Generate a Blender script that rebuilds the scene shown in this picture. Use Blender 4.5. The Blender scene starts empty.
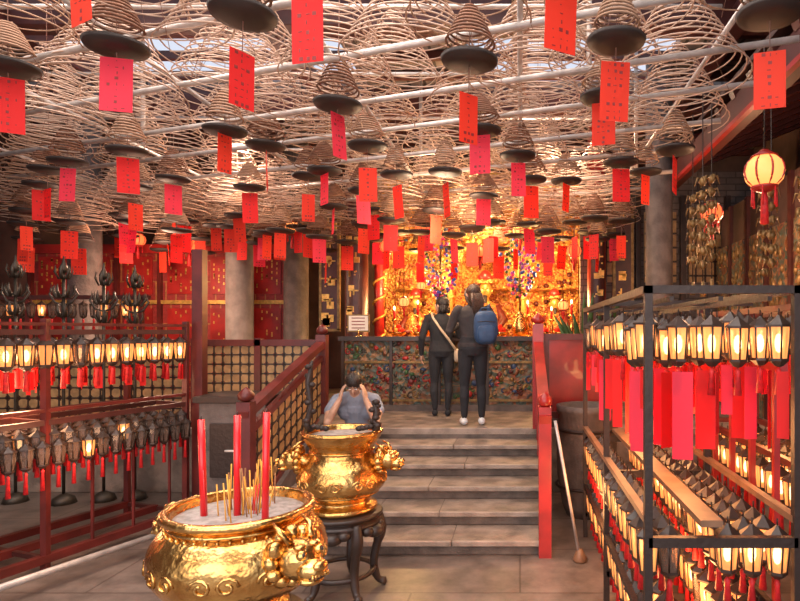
import bpy, math, random
import numpy as np
from mathutils import Vector, Matrix
R = random.Random(7)
pi = math.pi
scene = bpy.context.scene

# ---------------------------------------------------------------- materials
def nodes_of(m):
    m.use_nodes = True
    nt = m.node_tree
    return nt, nt.nodes["Principled BSDF"]

def pmat(name, col, rough=0.6, metal=0.0, em=None, ems=0.0, noise=0.0, nscale=8.0, bump=0.0, bscale=30.0, col2=None, trans=0.0, coat=0.0):
    m = bpy.data.materials.new(name)
    nt, b = nodes_of(m)
    b.inputs["Base Color"].default_value = (*col, 1)
    b.inputs["Roughness"].default_value = rough
    b.inputs["Metallic"].default_value = metal
    if coat: b.inputs["Coat Weight"].default_value = coat
    if em:
        b.inputs["Emission Color"].default_value = (*em, 1)
        b.inputs["Emission Strength"].default_value = ems
    tc = nt.nodes.new("ShaderNodeTexCoord")
    if noise > 0 or col2:
        n = nt.nodes.new("ShaderNodeTexNoise"); n.inputs["Scale"].default_value = nscale
        n.inputs["Detail"].default_value = 6
        nt.links.new(tc.outputs["Object"], n.inputs["Vector"])
        r = nt.nodes.new("ShaderNodeValToRGB")
        c2 = col2 or tuple(max(0, c*(1-noise)) for c in col)
        r.color_ramp.elements[0].position = 0.38; r.color_ramp.elements[1].position = 0.62
        r.color_ramp.elements[0].color = (*c2, 1); r.color_ramp.elements[1].color = (*col, 1)
        nt.links.new(n.outputs["Fac"], r.inputs["Fac"])
        nt.links.new(r.outputs["Color"], b.inputs["Base Color"])
    if bump > 0:
        n2 = nt.nodes.new("ShaderNodeTexNoise"); n2.inputs["Scale"].default_value = bscale
        nt.links.new(tc.outputs["Object"], n2.inputs["Vector"])
        bp = nt.nodes.new("ShaderNodeBump"); bp.inputs["Strength"].default_value = bump
        bp.inputs["Distance"].default_value = 0.02
        nt.links.new(n2.outputs["Fac"], bp.inputs["Height"])
        nt.links.new(bp.outputs["Normal"], b.inputs["Normal"])
    if trans > 0:
        t = nt.nodes.new("ShaderNodeBsdfTranslucent"); t.inputs["Color"].default_value = (*col, 1)
        mx = nt.nodes.new("ShaderNodeMixShader"); mx.inputs[0].default_value = trans
        out = nt.nodes['Material Output']
        nt.links.new(b.outputs[0], mx.inputs[1]); nt.links.new(t.outputs[0], mx.inputs[2])
        nt.links.new(mx.outputs[0], out.inputs["Surface"])
    return m

def glassmat(name, col, strength, fac=0.5):
    m = bpy.data.materials.new(name); m.use_nodes = True
    nt = m.node_tree; b = nt.nodes["Principled BSDF"]
    b.inputs["Base Color"].default_value = (*col, 1); b.inputs["Roughness"].default_value = 0.15
    b.inputs["Emission Color"].default_value = (*col, 1); b.inputs["Emission Strength"].default_value = strength
    t = nt.nodes.new("ShaderNodeBsdfTransparent")
    mx = nt.nodes.new("ShaderNodeMixShader"); mx.inputs[0].default_value = fac
    nt.links.new(b.outputs[0], mx.inputs[1]); nt.links.new(t.outputs[0], mx.inputs[2])
    nt.links.new(mx.outputs[0], nt.nodes["Material Output"].inputs["Surface"])
    return m

def brickmat(name, c1, c2, mortar, w, h, msize, rough=0.6, bump=0.3, nz=0.35, rot=(0,0,0), metal=0.0, nsc=5):
    m = bpy.data.materials.new(name); nt, b = nodes_of(m)
    b.inputs["Roughness"].default_value = rough; b.inputs["Metallic"].default_value = metal
    tc = nt.nodes.new("ShaderNodeTexCoord"); mp = nt.nodes.new("ShaderNodeMapping")
    mp.inputs["Rotation"].default_value = rot
    nt.links.new(tc.outputs["Object"], mp.inputs["Vector"])
    br = nt.nodes.new("ShaderNodeTexBrick")
    br.inputs["Scale"].default_value = 1.0
    br.inputs["Color1"].default_value = (*c1, 1); br.inputs["Color2"].default_value = (*c2, 1)
    br.inputs["Mortar"].default_value = (*mortar, 1)
    br.inputs["Brick Width"].default_value = w; br.inputs["Row Height"].default_value = h
    br.inputs["Mortar Size"].default_value = msize
    nt.links.new(mp.outputs[0], br.inputs["Vector"])
    n = nt.nodes.new("ShaderNodeTexNoise"); n.inputs["Scale"].default_value = nsc; n.inputs["Detail"].default_value = 8
    n.inputs["Roughness"].default_value = 0.65
    nt.links.new(tc.outputs["Object"], n.inputs["Vector"])
    rp = nt.nodes.new("ShaderNodeValToRGB")
    rp.color_ramp.elements[0].position = 0.35; rp.color_ramp.elements[0].color = (1-nz,)*3+(1,)
    rp.color_ramp.elements[1].position = 0.65; rp.color_ramp.elements[1].color = (1, 1, 1, 1)
    nt.links.new(n.outputs["Fac"], rp.inputs["Fac"])
    mu = nt.nodes.new("ShaderNodeMixRGB"); mu.blend_type = 'MULTIPLY'; mu.inputs[0].default_value = 1
    nt.links.new(br.outputs["Color"], mu.inputs[1]); nt.links.new(rp.outputs["Color"], mu.inputs[2])
    nt.links.new(mu.outputs[0], b.inputs["Base Color"])
    bp = nt.nodes.new("ShaderNodeBump"); bp.inputs["Strength"].default_value = bump; bp.inputs["Distance"].default_value = 0.02
    nt.links.new(mu.outputs[0], bp.inputs["Height"]); nt.links.new(bp.outputs[0], b.inputs["Normal"])
    return m

def carvedmat(name, cols, scale=14, metal=0.3, rough=0.45):
    m = bpy.data.materials.new(name); nt, b = nodes_of(m)
    b.inputs["Roughness"].default_value = rough; b.inputs["Metallic"].default_value = metal
    tc = nt.nodes.new("ShaderNodeTexCoord")
    n = nt.nodes.new("ShaderNodeTexNoise"); n.inputs["Scale"].default_value = scale*0.5; n.inputs["Distortion"].default_value = 1.5
    nt.links.new(tc.outputs["Object"], n.inputs["Vector"])
    v2 = nt.nodes.new("ShaderNodeTexVoronoi"); v2.inputs["Scale"].default_value = scale*1.4
    nt.links.new(tc.outputs["Object"], v2.inputs["Vector"])
    r = nt.nodes.new("ShaderNodeValToRGB"); r.color_ramp.interpolation = 'LINEAR'
    e = r.color_ramp.elements
    while len(e) < len(cols): e.new(0.5)
    for i, c in enumerate(cols):
        e[i].position = 0.25+0.5*i/(len(cols)-1); e[i].color = (*c, 1)
    nt.links.new(n.outputs["Fac"], r.inputs["Fac"])
    nt.links.new(r.outputs["Color"], b.inputs["Base Color"])
    bp = nt.nodes.new("ShaderNodeBump"); bp.inputs["Strength"].default_value = 0.8; bp.inputs["Distance"].default_value = 0.03
    nt.links.new(v2.outputs["Distance"], bp.inputs["Height"]); nt.links.new(bp.outputs[0], b.inputs["Normal"])
    return m

M = {}
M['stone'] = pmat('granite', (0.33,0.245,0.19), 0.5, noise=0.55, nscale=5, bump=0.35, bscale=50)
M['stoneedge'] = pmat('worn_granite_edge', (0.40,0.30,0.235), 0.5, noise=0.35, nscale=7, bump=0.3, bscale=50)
M['riser_shaded'] = pmat('granite_riser_shaded', (0.17,0.125,0.10), 0.6, noise=0.5, nscale=6, bump=0.35, bscale=50)  # same granite as the treads, with the riser shade put into the colour
M['stonecol'] = pmat('pillar_granite', (0.30,0.25,0.22), 0.6, noise=0.35, nscale=5, bump=0.3, bscale=50)
M['stonedk'] = pmat('dark_granite', (0.13,0.10,0.09), 0.6, noise=0.45, nscale=6, bump=0.3)
M['floor'] = brickmat('stone_slabs', (0.245,0.185,0.155),(0.195,0.15,0.125),(0.11,0.08,0.065), 1.5,0.8,0.008, rough=0.34, bump=0.45, nz=0.6, nsc=3.5)
M['ceil'] = brickmat('ceiling_boards', (0.19,0.15,0.135),(0.22,0.175,0.155),(0.05,0.04,0.035), 3.0,0.22,0.02, rot=(0,0,pi/2))
M['red'] = pmat('red_lacquer', (0.42,0.02,0.016), 0.35, noise=0.4, nscale=4, coat=0.2)
M['reddk'] = pmat('dark_red_lacquer', (0.14,0.017,0.013), 0.4, noise=0.4, nscale=5)
M['maroon'] = pmat('maroon_paint', (0.075,0.018,0.015), 0.45, noise=0.3)
M['steel'] = pmat('galvanised_steel', (0.62,0.56,0.52), 0.45, 0.4, noise=0.25, nscale=12)
M['dark'] = pmat('blackened_iron', (0.035,0.022,0.018), 0.5, 0.4, bump=0.2)
M['tray'] = pmat('sooty_tray', (0.03,0.02,0.018), 0.6, 0.1, noise=0.3)
M['coil'] = pmat('incense_coil_pale', (0.56,0.385,0.29), 0.8, noise=0.2, nscale=6)
M['coil2'] = pmat('incense_coil_tan', (0.42,0.245,0.155), 0.8, noise=0.25, nscale=6)
M['coildk'] = pmat('incense_coil_brown', (0.23,0.10,0.055), 0.8, noise=0.3, nscale=12)
M['string'] = pmat('string', (0.25,0.13,0.1), 0.8)
M['tag'] = pmat('red_paper', (0.82,0.022,0.022), 0.7, trans=0.45)
M['tagp'] = pmat('pink_paper', (0.86,0.05,0.10), 0.7, trans=0.45)
M['tago'] = pmat('orange_red_paper', (0.86,0.055,0.022), 0.7, trans=0.45)
M['ink'] = pmat('ink', (0.02,0.012,0.012), 0.6)
M['inkred'] = pmat('faded_ink', (0.22,0.012,0.01), 0.6)
M['brass'] = pmat('polished_brass', (0.84,0.50,0.165), 0.26, 1.0, col2=(0.55,0.275,0.075), nscale=9, bump=0.35, bscale=26)
M['gold'] = carvedmat('gilded_carving', [(0.22,0.06,0.015),(0.82,0.42,0.08),(0.34,0.04,0.02),(0.95,0.6,0.16)], 16, 0.4, 0.38)
M['goldp'] = pmat('gold_paint', (0.88,0.48,0.11), 0.35, 0.5, noise=0.35, nscale=20)
M['lattice'] = pmat('ochre_lattice', (0.50,0.29,0.12), 0.5, 0.1, noise=0.35, nscale=14)
M['mural'] = carvedmat('painted_carving', [(0.025,0.03,0.03),(0.25,0.08,0.03),(0.04,0.09,0.075),(0.32,0.15,0.06),(0.14,0.025,0.02)], 10, 0.1, 0.5)
M['bronze'] = pmat('old_bronze', (0.075,0.06,0.045), 0.45, 0.5, noise=0.4, nscale=12)
M['bronzeg'] = pmat('gilt_bronze', (0.30,0.175,0.06), 0.45, 0.5, noise=0.5, nscale=14)
M['wood'] = pmat('dark_wood', (0.045,0.025,0.018), 0.4, noise=0.4, nscale=6)
M['woodtan'] = pmat('tan_wood', (0.25,0.125,0.065), 0.5, noise=0.35, nscale=8)
M['ash'] = pmat('incense_ash', (0.42,0.36,0.33), 0.95, noise=0.35, nscale=25, bump=0.6, bscale=60)
M['candle'] = pmat('red_wax', (0.72,0.008,0.014), 0.35, coat=0.15)
M['stick'] = pmat('yellow_incense', (0.75,0.36,0.05), 0.8)
M['stickdk'] = pmat('brown_incense', (0.3,0.13,0.05), 0.8)
M['bulb'] = pmat('lamp_flame', (1,0.7,0.3), 0.5, em=(1.0,0.60,0.24), ems=7)
M['glasslit'] = glassmat('lit_glass', (1.0,0.36,0.10), 0.62, 0.4)
M['glassoff'] = glassmat('dusty_glass', (0.17,0.11,0.085), 0.0, 0.45)
M['lampwarm'] = pmat('lamp_shade', (1,0.3,0.1), 0.5, em=(1.0,0.30,0.07), ems=1.25)
M['lampred'] = pmat('red_silk_lit', (0.9,0.08,0.02), 0.5, em=(1.0,0.13,0.03), ems=1.2)
M['tassel'] = pmat('red_tassel', (0.70,0.014,0.018), 0.6, noise=0.35, nscale=40)
M['wallred'] = brickmat('red_donor_panels', (0.38,0.03,0.024),(0.30,0.025,0.02),(0.45,0.18,0.05), 0.16,0.34,0.010, rot=(pi/2,0,0), nz=0.4, nsc=18)
M['wallgrey'] = brickmat('grey_brick', (0.16,0.12,0.105),(0.12,0.09,0.08),(0.06,0.045,0.04), 0.3,0.1,0.01, rot=(pi/2,0,0))
M['walldark'] = pmat('smoky_plaster', (0.10,0.05,0.039), 0.8, noise=0.5, nscale=2)
M['skin'] = pmat('skin', (0.58,0.33,0.22), 0.5)
M['hair'] = pmat('dark_hair', (0.022,0.015,0.012), 0.4, noise=0.5, nscale=60, bump=0.5, bscale=90)
M['hair2'] = pmat('brown_hair', (0.075,0.035,0.02), 0.38, noise=0.6, nscale=60, bump=0.5, bscale=90)
M['black'] = pmat('black_cloth', (0.018,0.018,0.022), 0.85, noise=0.3, bump=0.3, bscale=25)
M['jacket'] = pmat('charcoal_cloth', (0.05,0.04,0.04), 0.8, noise=0.3, bump=0.4, bscale=18)
M['tee'] = pmat('grey_blue_cotton', (0.27,0.30,0.38), 0.85, noise=0.2, bump=0.3, bscale=20)
M['jeans'] = pmat('denim', (0.05,0.07,0.13), 0.85)
M['white'] = pmat('white_canvas', (0.82,0.8,0.78), 0.6)
M['blue'] = pmat('blue_nylon', (0.02,0.065,0.16), 0.55, noise=0.2, bump=0.3, bscale=20)
M['beige'] = pmat('beige_strap', (0.6,0.45,0.3), 0.6)
M['leaf'] = pmat('leaf_green', (0.05,0.13,0.04), 0.5, noise=0.4)
M['lip'] = pmat('lips', (0.45,0.14,0.12), 0.5)
M['skyglass'] = pmat('blue_bead', (0.05,0.12,0.6), 0.3)
M['bluedk'] = pmat('blue_paint', (0.03,0.06,0.14), 0.5, noise=0.4)
M['fpink'] = pmat('pink_bead', (0.8,0.06,0.25), 0.4)
M['fpurp'] = pmat('purple_bead', (0.30,0.05,0.5), 0.4)
M['fyel'] = pmat('yellow_bead', (0.95,0.5,0.05), 0.4)
M['fwhite'] = pmat('white_bead', (0.85,0.75,0.65), 0.5)
M['paper'] = pmat('notice_paper', (0.8,0.72,0.62), 0.7)

# ---------------------------------------------------------------- mesh builder
class MB:
    def __init__(s):
        s.v=[]; s.f=[]; s.m=[]; s.s=[]; s.mats=[]
    def mi(s, k):
        if k not in s.mats: s.mats.append(k)
        return s.mats.index(k)
    def add(s, vs, fs, mat, smooth=False):
        o=len(s.v); i=s.mi(mat)
        s.v.extend([tuple(v) for v in vs])
        for f in fs:
            s.f.append(tuple(a+o for a in f)); s.m.append(i); s.s.append(smooth)
    def box(s, c, d, mat, rz=0, M4=None, taper=1.0):
        x,y,z=d[0]/2,d[1]/2,d[2]/2
        vs=[Vector((sx*x*(taper if sz>0 else 1),sy*y*(taper if sz>0 else 1),sz*z)) for sz in(-1,1) for sy in(-1,1) for sx in(-1,1)]
        if M4 is not None: vs=[M4@v for v in vs]
        elif rz:
            r=Matrix.Rotation(rz,3,'Z'); vs=[r@v for v in vs]
        c=Vector(c); vs=[v+c for v in vs]
        s.add(vs,[(0,2,3,1),(4,5,7,6),(0,1,5,4),(2,6,7,3),(0,4,6,2),(1,3,7,5)],mat)
    def beam(s, p0, p1, w, h, mat):
        p0=Vector(p0);p1=Vector(p1); t=(p1-p0).normalized()
        up=Vector((0,0,1)) if abs(t.z)<0.95 else Vector((0,1,0))
        a=t.cross(up).normalized(); b=a.cross(t).normalized()
        vs=[]
        for p in(p0,p1):
            for sx,sz in((-1,-1),(1,-1),(1,1),(-1,1)): vs.append(p+a*sx*w/2+b*sz*h/2)
        s.add(vs,[(0,1,2,3),(7,6,5,4),(0,4,5,1),(1,5,6,2),(2,6,7,3),(3,7,4,0)],mat)
    def tube(s, pts, r, mat, sides=6, closed=False, smooth=True, flat=1.0):
        pts=[Vector(p) for p in pts]; n=len(pts)
        rr=r if isinstance(r,(list,tuple)) else [r]*n
        vs=[]; u=None
        for i,p in enumerate(pts):
            if closed: t=pts[(i+1)%n]-pts[i-1]
            else: t=pts[min(i+1,n-1)]-pts[max(i-1,0)]
            t=t.normalized() if t.length>1e-9 else Vector((0,0,1))
            if u is None:
                ref=Vector((0,0,1)) if abs(t.z)<0.9 else Vector((0,1,0))
                u=t.cross(ref).normalized()
            else:
                u=(u-t*u.dot(t))
                u=u.normalized() if u.length>1e-6 else t.orthogonal().normalized()
            w=t.cross(u); q=rr[min(i,len(rr)-1)]
            for k in range(sides):
                a=2*pi*k/sides
                vs.append(p+(u*math.cos(a)+w*math.sin(a)*flat)*q)
        fs=[]
        for i in range(n if closed else n-1):
            j=(i+1)%n
            for k in range(sides):
                l=(k+1)%sides
                fs.append((i*sides+k,i*sides+l,j*sides+l,j*sides+k))
        if not closed:
            fs.append(tuple(range(sides-1,-1,-1))); fs.append(tuple((n-1)*sides+k for k in range(sides)))
        s.add(vs,fs,mat,smooth)
    def lathe(s, prof, c, mat, seg=24, smooth=True, rot=0, close=True):
        c=Vector(c); vs=[]
        for r,z in prof:
            for k in range(seg):
                a=2*pi*k/seg+rot
                vs.append(c+Vector((max(r,1e-4)*math.cos(a),max(r,1e-4)*math.sin(a),z)))
        n=len(prof); fs=[]
        for i in range(n-1):
            for k in range(seg):
                l=(k+1)%seg
                fs.append((i*seg+k,i*seg+l,(i+1)*seg+l,(i+1)*seg+k))
        if close:
            fs.append(tuple(range(seg-1,-1,-1))); fs.append(tuple((n-1)*seg+k for k in range(seg)))
        s.add(vs,fs,mat,smooth)
    def sph(s, c, r, mat, seg=12, rings=8, rot=None, e=1.0):
        if not isinstance(r,(list,tuple)): r=(r,r,r)
        c=Vector(c); vs=[]
        def pw(x): return math.copysign(abs(x)**e,x)
        for i in range(1,rings):
            ph=pi*i/rings
            for k in range(seg):
                a=2*pi*k/seg
                v=Vector((r[0]*pw(math.sin(ph))*pw(math.cos(a)),r[1]*pw(math.sin(ph))*pw(math.sin(a)),r[2]*pw(math.cos(ph))))
                if rot is not None: v=rot@v
                vs.append(c+v)
        top=Vector((0,0,r[2])); bot=Vector((0,0,-r[2]))
        if rot is not None: top=rot@top; bot=rot@bot
        vs+= [c+top,c+bot]; T=len(vs)-2; B=len(vs)-1; fs=[]
        for i in range(rings-2):
            for k in range(seg):
                l=(k+1)%seg
                fs.append((i*seg+k,(i+1)*seg+k,(i+1)*seg+l,i*seg+l))
        for k in range(seg):
            l=(k+1)%seg
            fs.append((T,k,l)); fs.append((B,(rings-2)*seg+l,(rings-2)*seg+k))
        s.add(vs,fs,mat,True)
    def mesh(s,name):
        me=bpy.data.meshes.new(name); me.from_pydata(s.v,[],s.f)
        for k in s.mats: me.materials.append(M[k])
        me.polygons.foreach_set("material_index",s.m)
        me.polygons.foreach_set("use_smooth",s.s)
        me.update(); return me
    def build(s,name,loc=(0,0,0),parent=None,rz=0,bevel=0):
        ob=bpy.data.objects.new(name,s.mesh(name)); ob.location=loc; ob.rotation_euler=(0,0,rz)
        scene.collection.objects.link(ob)
        if parent: ob.parent=parent
        if bevel:
            b=ob.modifiers.new('bevel','BEVEL'); b.width=bevel; b.segments=2; b.limit_method='ANGLE'
        return ob
def empty(name,loc=(0,0,0),rz=0):
    e=bpy.data.objects.new(name,None); e.location=loc; e.rotation_euler=(0,0,rz); e.empty_display_size=0.1
    scene.collection.objects.link(e); return e

PZ=0.73   # platform height
# ---------------------------------------------------------------- shell
b=MB(); b.box((-1.75,4,-0.05),(12.5,14,0.1),'floor'); b.build('floor')
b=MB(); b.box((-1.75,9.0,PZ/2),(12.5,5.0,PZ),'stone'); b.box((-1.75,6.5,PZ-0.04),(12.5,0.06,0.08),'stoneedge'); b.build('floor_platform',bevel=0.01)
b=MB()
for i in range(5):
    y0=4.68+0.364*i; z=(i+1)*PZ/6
    b.box((-1.0,(y0+6.5)/2,z-PZ/12),(2.4,6.5-y0,PZ/6),'riser_shaded')
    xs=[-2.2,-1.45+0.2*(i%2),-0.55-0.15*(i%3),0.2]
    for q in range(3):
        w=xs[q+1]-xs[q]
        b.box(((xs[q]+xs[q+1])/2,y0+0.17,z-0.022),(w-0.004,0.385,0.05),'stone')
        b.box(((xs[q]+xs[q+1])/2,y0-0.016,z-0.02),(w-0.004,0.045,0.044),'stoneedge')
b.box((-1.0,6.485,PZ-0.08),(2.4,0.03,0.09),'riser_shaded')
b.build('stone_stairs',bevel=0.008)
b=MB(); b.box((-1.75,11.1,3),(12.5,0.2,6),'walldark'); b.build('wall_back')
b=MB(); b.box((-8.0,4.4,3),(0.2,13.2,6),'walldark'); b.build('wall_left')
b=MB(); b.box((4.5,4.4,3),(0.2,13.2,6),'walldark'); b.build('wall_right')
b=MB()
CZ=5.3
b.box((-1.75,8.6+1.1,CZ),(12.5,3.0,0.1),'ceil')
b.box((-6.9,4.6,CZ),(2.2,6.8,0.1),'ceil'); b.box((3.2,2.6,CZ),(2.6,10.8,0.1),'ceil')
b.box((-1.4,7.0,CZ),(1.5,2.4,0.1),'ceil')
for i in range(22):
    y=-0.6+i*0.55
    if y<11: b.box((-1.75,y,CZ-0.12),(12.5,0.07,0.1),'maroon')
b.build('ceiling')
b=MB()
for y in(5.9,8.2): b.box((-1.75,y,CZ-0.3),(12.5,0.22,0.26),'maroon')
for x in(-5.2,-2.6,0,2.2): b.box((x,5.0,CZ-0.35),(0.16,12,0.2),'maroon')
b.build('trim_1',bevel=0.01)

b=MB(); b.box((0,0,0),(4.2,0.12,2.4),'wallred')
for i in range(7): b.box((-2.07+i*0.69,-0.09,0),(0.06,0.06,2.4),'reddk')
b.box((0,-0.09,1.2),(4.2,0.1,0.14),'red'); b.box((0,-0.09,-1.15),(4.2,0.1,0.14),'red'); b.box((0,-0.08,0.35),(4.2,0.06,0.06),'goldp')
rr=random.Random(2)
for i in range(6):
    for j in range(2):
        cx=-1.73+i*0.69; cz=(-0.35,0.78)[j]
        b.box((cx,-0.075,cz),(0.44,0.03,(1.2,0.6)[j]),'red')
        for q in range(26): b.box((cx-0.16+0.08*(q%5),-0.095,cz+rr.uniform(-.5,.5)*(1.1,.5)[j]),(0.02,0.01,0.04),'goldp')
b.build('donor_name_screen',(-5.78,9.4,PZ+1.2))
b=MB()
b.box((0,0,0),(3.4,0.12,3.6),'wallgrey')
for i in range(5): b.box((-1.5+i*0.7,-0.1,-0.2),(0.08,0.1,3.2),'wood')
for i in range(4):
    b.box((-1.15+i*0.7,-0.09,0.6),(0.5,0.04,1.1),'lattice')
    for k in range(5): b.box((-1.15+i*0.7,-0.12,0.15+k*0.22),(0.5,0.03,0.03),'wood')
    for k in range(3): b.box((-1.3+i*0.7+k*0.15,-0.12,0.6),(0.025,0.03,1.1),'wood')
b.build('door_1',(2.65,9.2,PZ+1.8))

# ---------------------------------------------------------------- balustrades
def lattice_panel(b, P, U, V, w, h, mat='lattice', n=10, m=6, th=0.018):
    P=Vector(P);U=Vector(U);V=Vector(V)
    for i in range(n+1):
        p=P+U*(w*i/n); b.beam(p,p+V*h,th,th,'wood')
    for j in range(m+1):
        p=P+V*(h*j/m); b.beam(p,p+U*w,th,th,'wood')
    N=U.cross(V).normalized()*0.004
    for i in range(n):
        for j in range(m):
            c=P+U*(w*(i+.5)/n)+V*(h*(j+.5)/m)
            du=U*(w/n*0.46); dv=V*(h/m*0.46); a=[]
            for s_ in(-1,1):
                a+=[c+N*s_+du*q[0]+dv*q[1] for q in((1,.35),(.35,1),(-.35,1),(-1,.35),(-1,-.35),(-.35,-1),(.35,-1),(1,-.35))]
            fs=[tuple(range(7,-1,-1)),tuple(range(8,16))]+[(k,(k+1)%8,8+(k+1)%8,8+k) for k in range(8)]
            b.add(a,fs,mat)
b=MB()
x=-2.2
b.box((x,4.66,0.62),(0.11,0.11,1.24),'reddk'); b.lathe([(0.02,0),(0.06,0.02),(0.065,0.06),(0.03,0.1),(0,0.12)],(x,4.66,1.24),'reddk',12)
b.box((x,6.45,PZ+0.52),(0.11,0.11,1.04),'reddk'); b.lathe([(0.02,0),(0.06,0.02),(0.065,0.06),(0.03,0.1),(0,0.12)],(x,6.45,PZ+1.04),'reddk',12)
b.beam((x,4.6,1.13),(x,6.5,1.69),0.09,0.07,'reddk')
b.beam((x,4.66,0.98),(x,6.45,1.53),0.06,0.05,'reddk')
b.beam((x,4.66,0.30),(x,6.45,0.87),0.07,0.07,'reddk')
lattice_panel(b,(x,4.7,0.36),(0,1,0.56/1.79),(0,0,1),1.72,0.6,n=12,m=5)
b.beam((x,4.68,0.10),(x,6.5,0.75),0.16,0.34,'stonedk')
b.build('stair_balustrade')
b=MB()
x=0.2
b.box((x,4.66,0.6),(0.1,0.1,1.2),'red'); b.box((x,6.45,PZ+0.58),(0.12,0.12,1.16),'red')
b.lathe([(0.03,0),(0.07,0.02),(0.07,0.06),(0.03,0.1),(0,0.13)],(x,6.45,PZ+1.16),'red',12)
b.lathe([(0.03,0),(0.055,0.02),(0.06,0.06),(0.03,0.1),(0,0.12)],(x,4.66,1.2),'red',12)
b.beam((x,4.6,1.10),(x,6.5,1.69),0.1,0.07,'red')
vs=[(x-.02,4.66,0.1),(x-.02,6.45,0.75),(x-.02,6.45,1.6),(x-.02,4.66,1.05),(x+.02,4.66,0.1),(x+.02,6.45,0.75),(x+.02,6.45,1.6),(x+.02,4.66,1.05)]
b.add(vs,[(0,1,2,3),(7,6,5,4),(0,4,5,1),(1,5,6,2),(2,6,7,3),(3,7,4,0)],'reddk')
for k in range(6):
    y=4.85+k*0.29; b.beam((x,y,0.2+0.36*(y-4.66)),(x,y,1.1+0.3*(y-4.66)),0.06,0.05,'red')
b.build('stair_balustrade.001')
b=MB()
b.box((-2.96,6.55,1.68),(1.4,0.09,0.07),'reddk'); b.box((-2.96,6.55,0.98),(1.4,0.07,0.06),'reddk'); b.box((-2.96,6.55,PZ+0.03),(1.4,0.07,0.06),'reddk')
lattice_panel(b,(-3.65,6.55,1.01),(1,0,0),(0,0,1),1.38,0.64,n=14,m=6)
b.box((-2.96,6.56,0.87),(1.38,0.03,0.2),'reddk')
for x in(-3.66,-2.95): b.box((x,6.55,PZ+0.5),(0.07,0.09,1.0),'reddk')
b.build('lattice_railing')
b=MB()
b.box((-5.2,6.55,1.68),(2.9,0.09,0.07),'reddk'); b.box((-5.2,6.55,PZ+0.05),(2.9,0.07,0.08),'reddk')
lattice_panel(b,(-6.6,6.55,0.82),(1,0,0),(0,0,1),2.8,0.82,n=24,m=7)
b.build('lattice_railing.001')
b=MB(); b.box((0,0,0),(0.66,0.08,0.95),'red'); b.box((0,-0.05,0.44),(0.7,0.05,0.07),'reddk'); b.box((0,-0.05,-0.44),(0.7,0.05,0.07),'reddk')
for sx in(-.32,.32): b.box((sx,-0.05,0),(0.06,0.06,0.95),'reddk')
b.build('red_wooden_screen',(0.62,6.6,PZ+0.475+0.1))
b=MB(); b.box((0,0,0.05),(0.7,0.2,0.1),'stonedk'); b.build('screen_plinth',(0.62,6.62,PZ))
b=MB(); b.box((0,0,1.3),(0.1,0.1,2.6),'reddk'); b.box((0,0,0.05),(0.18,0.18,0.1),'stonedk')
b.build('red_timber_post',(-3.12,5.65,0))

# ---------------------------------------------------------------- altar front carved panel
b=MB()
W=2.62; Hh=0.98
b.box((0,0,Hh/2),(W,0.1,Hh),'mural'); b.box((0,-0.03,Hh),(W+0.1,0.2,0.06),'wood'); b.box((0,-0.03,0.04),(W+0.06,0.18,0.08),'stonedk')
b.box((0,-0.06,0.66),(W,0.03,0.03),'bronzeg'); b.box((0,-0.06,0.14),(W,0.03,0.03),'bronzeg')
rr=random.Random(3)
cols=['bronzeg','reddk','leaf','mural','mural','bronze','red','bluedk','bronzeg']
for i in range(260):
    cx=rr.uniform(-W/2+0.05,W/2-0.05); cz=rr.uniform(0.18,0.62) if i%3 else rr.uniform(0.7,0.92)
    k=rr.choice(cols); r0=rr.uniform(0.02,0.07)
    if rr.random()<.55:
        pts=[(cx+math.cos(a)*r0*(1-a/9),-0.055,cz+math.sin(a)*r0*(1-a/9)) for a in np.linspace(rr.uniform(0,3),rr.uniform(5,8),9)]
        b.tube(pts,0.012,k,4)
    else: b.sph((cx,-0.055,cz),(r0*.7,0.025,r0*rr.uniform(.4,1.1)),k,6,5)
for i in range(5): b.box((-W/2+i*W/4,-0.06,Hh/2),(0.04,0.05,Hh),'wood')
b.build('carved_altar_panel',(-1.1,7.96,PZ))

def candlestick(name,loc,h=0.5,lit=True):
    b=MB(); b.lathe([(0.07,0),(0.075,0.02),(0.03,0.05),(0.02,0.12),(0.035,0.16),(0.02,0.2),(0.02,h*.6),(0.05,h*.66),(0.01,h*.7)],(0,0,0),'brass',12)
    b.tube([(0,0,h*.66),(0,0,h)],0.018,'candle',8)
    if lit: b.sph((0,0,h+0.03),(0.016,0.016,0.035),'bulb',6,5)
    b.build(name,loc)
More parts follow.
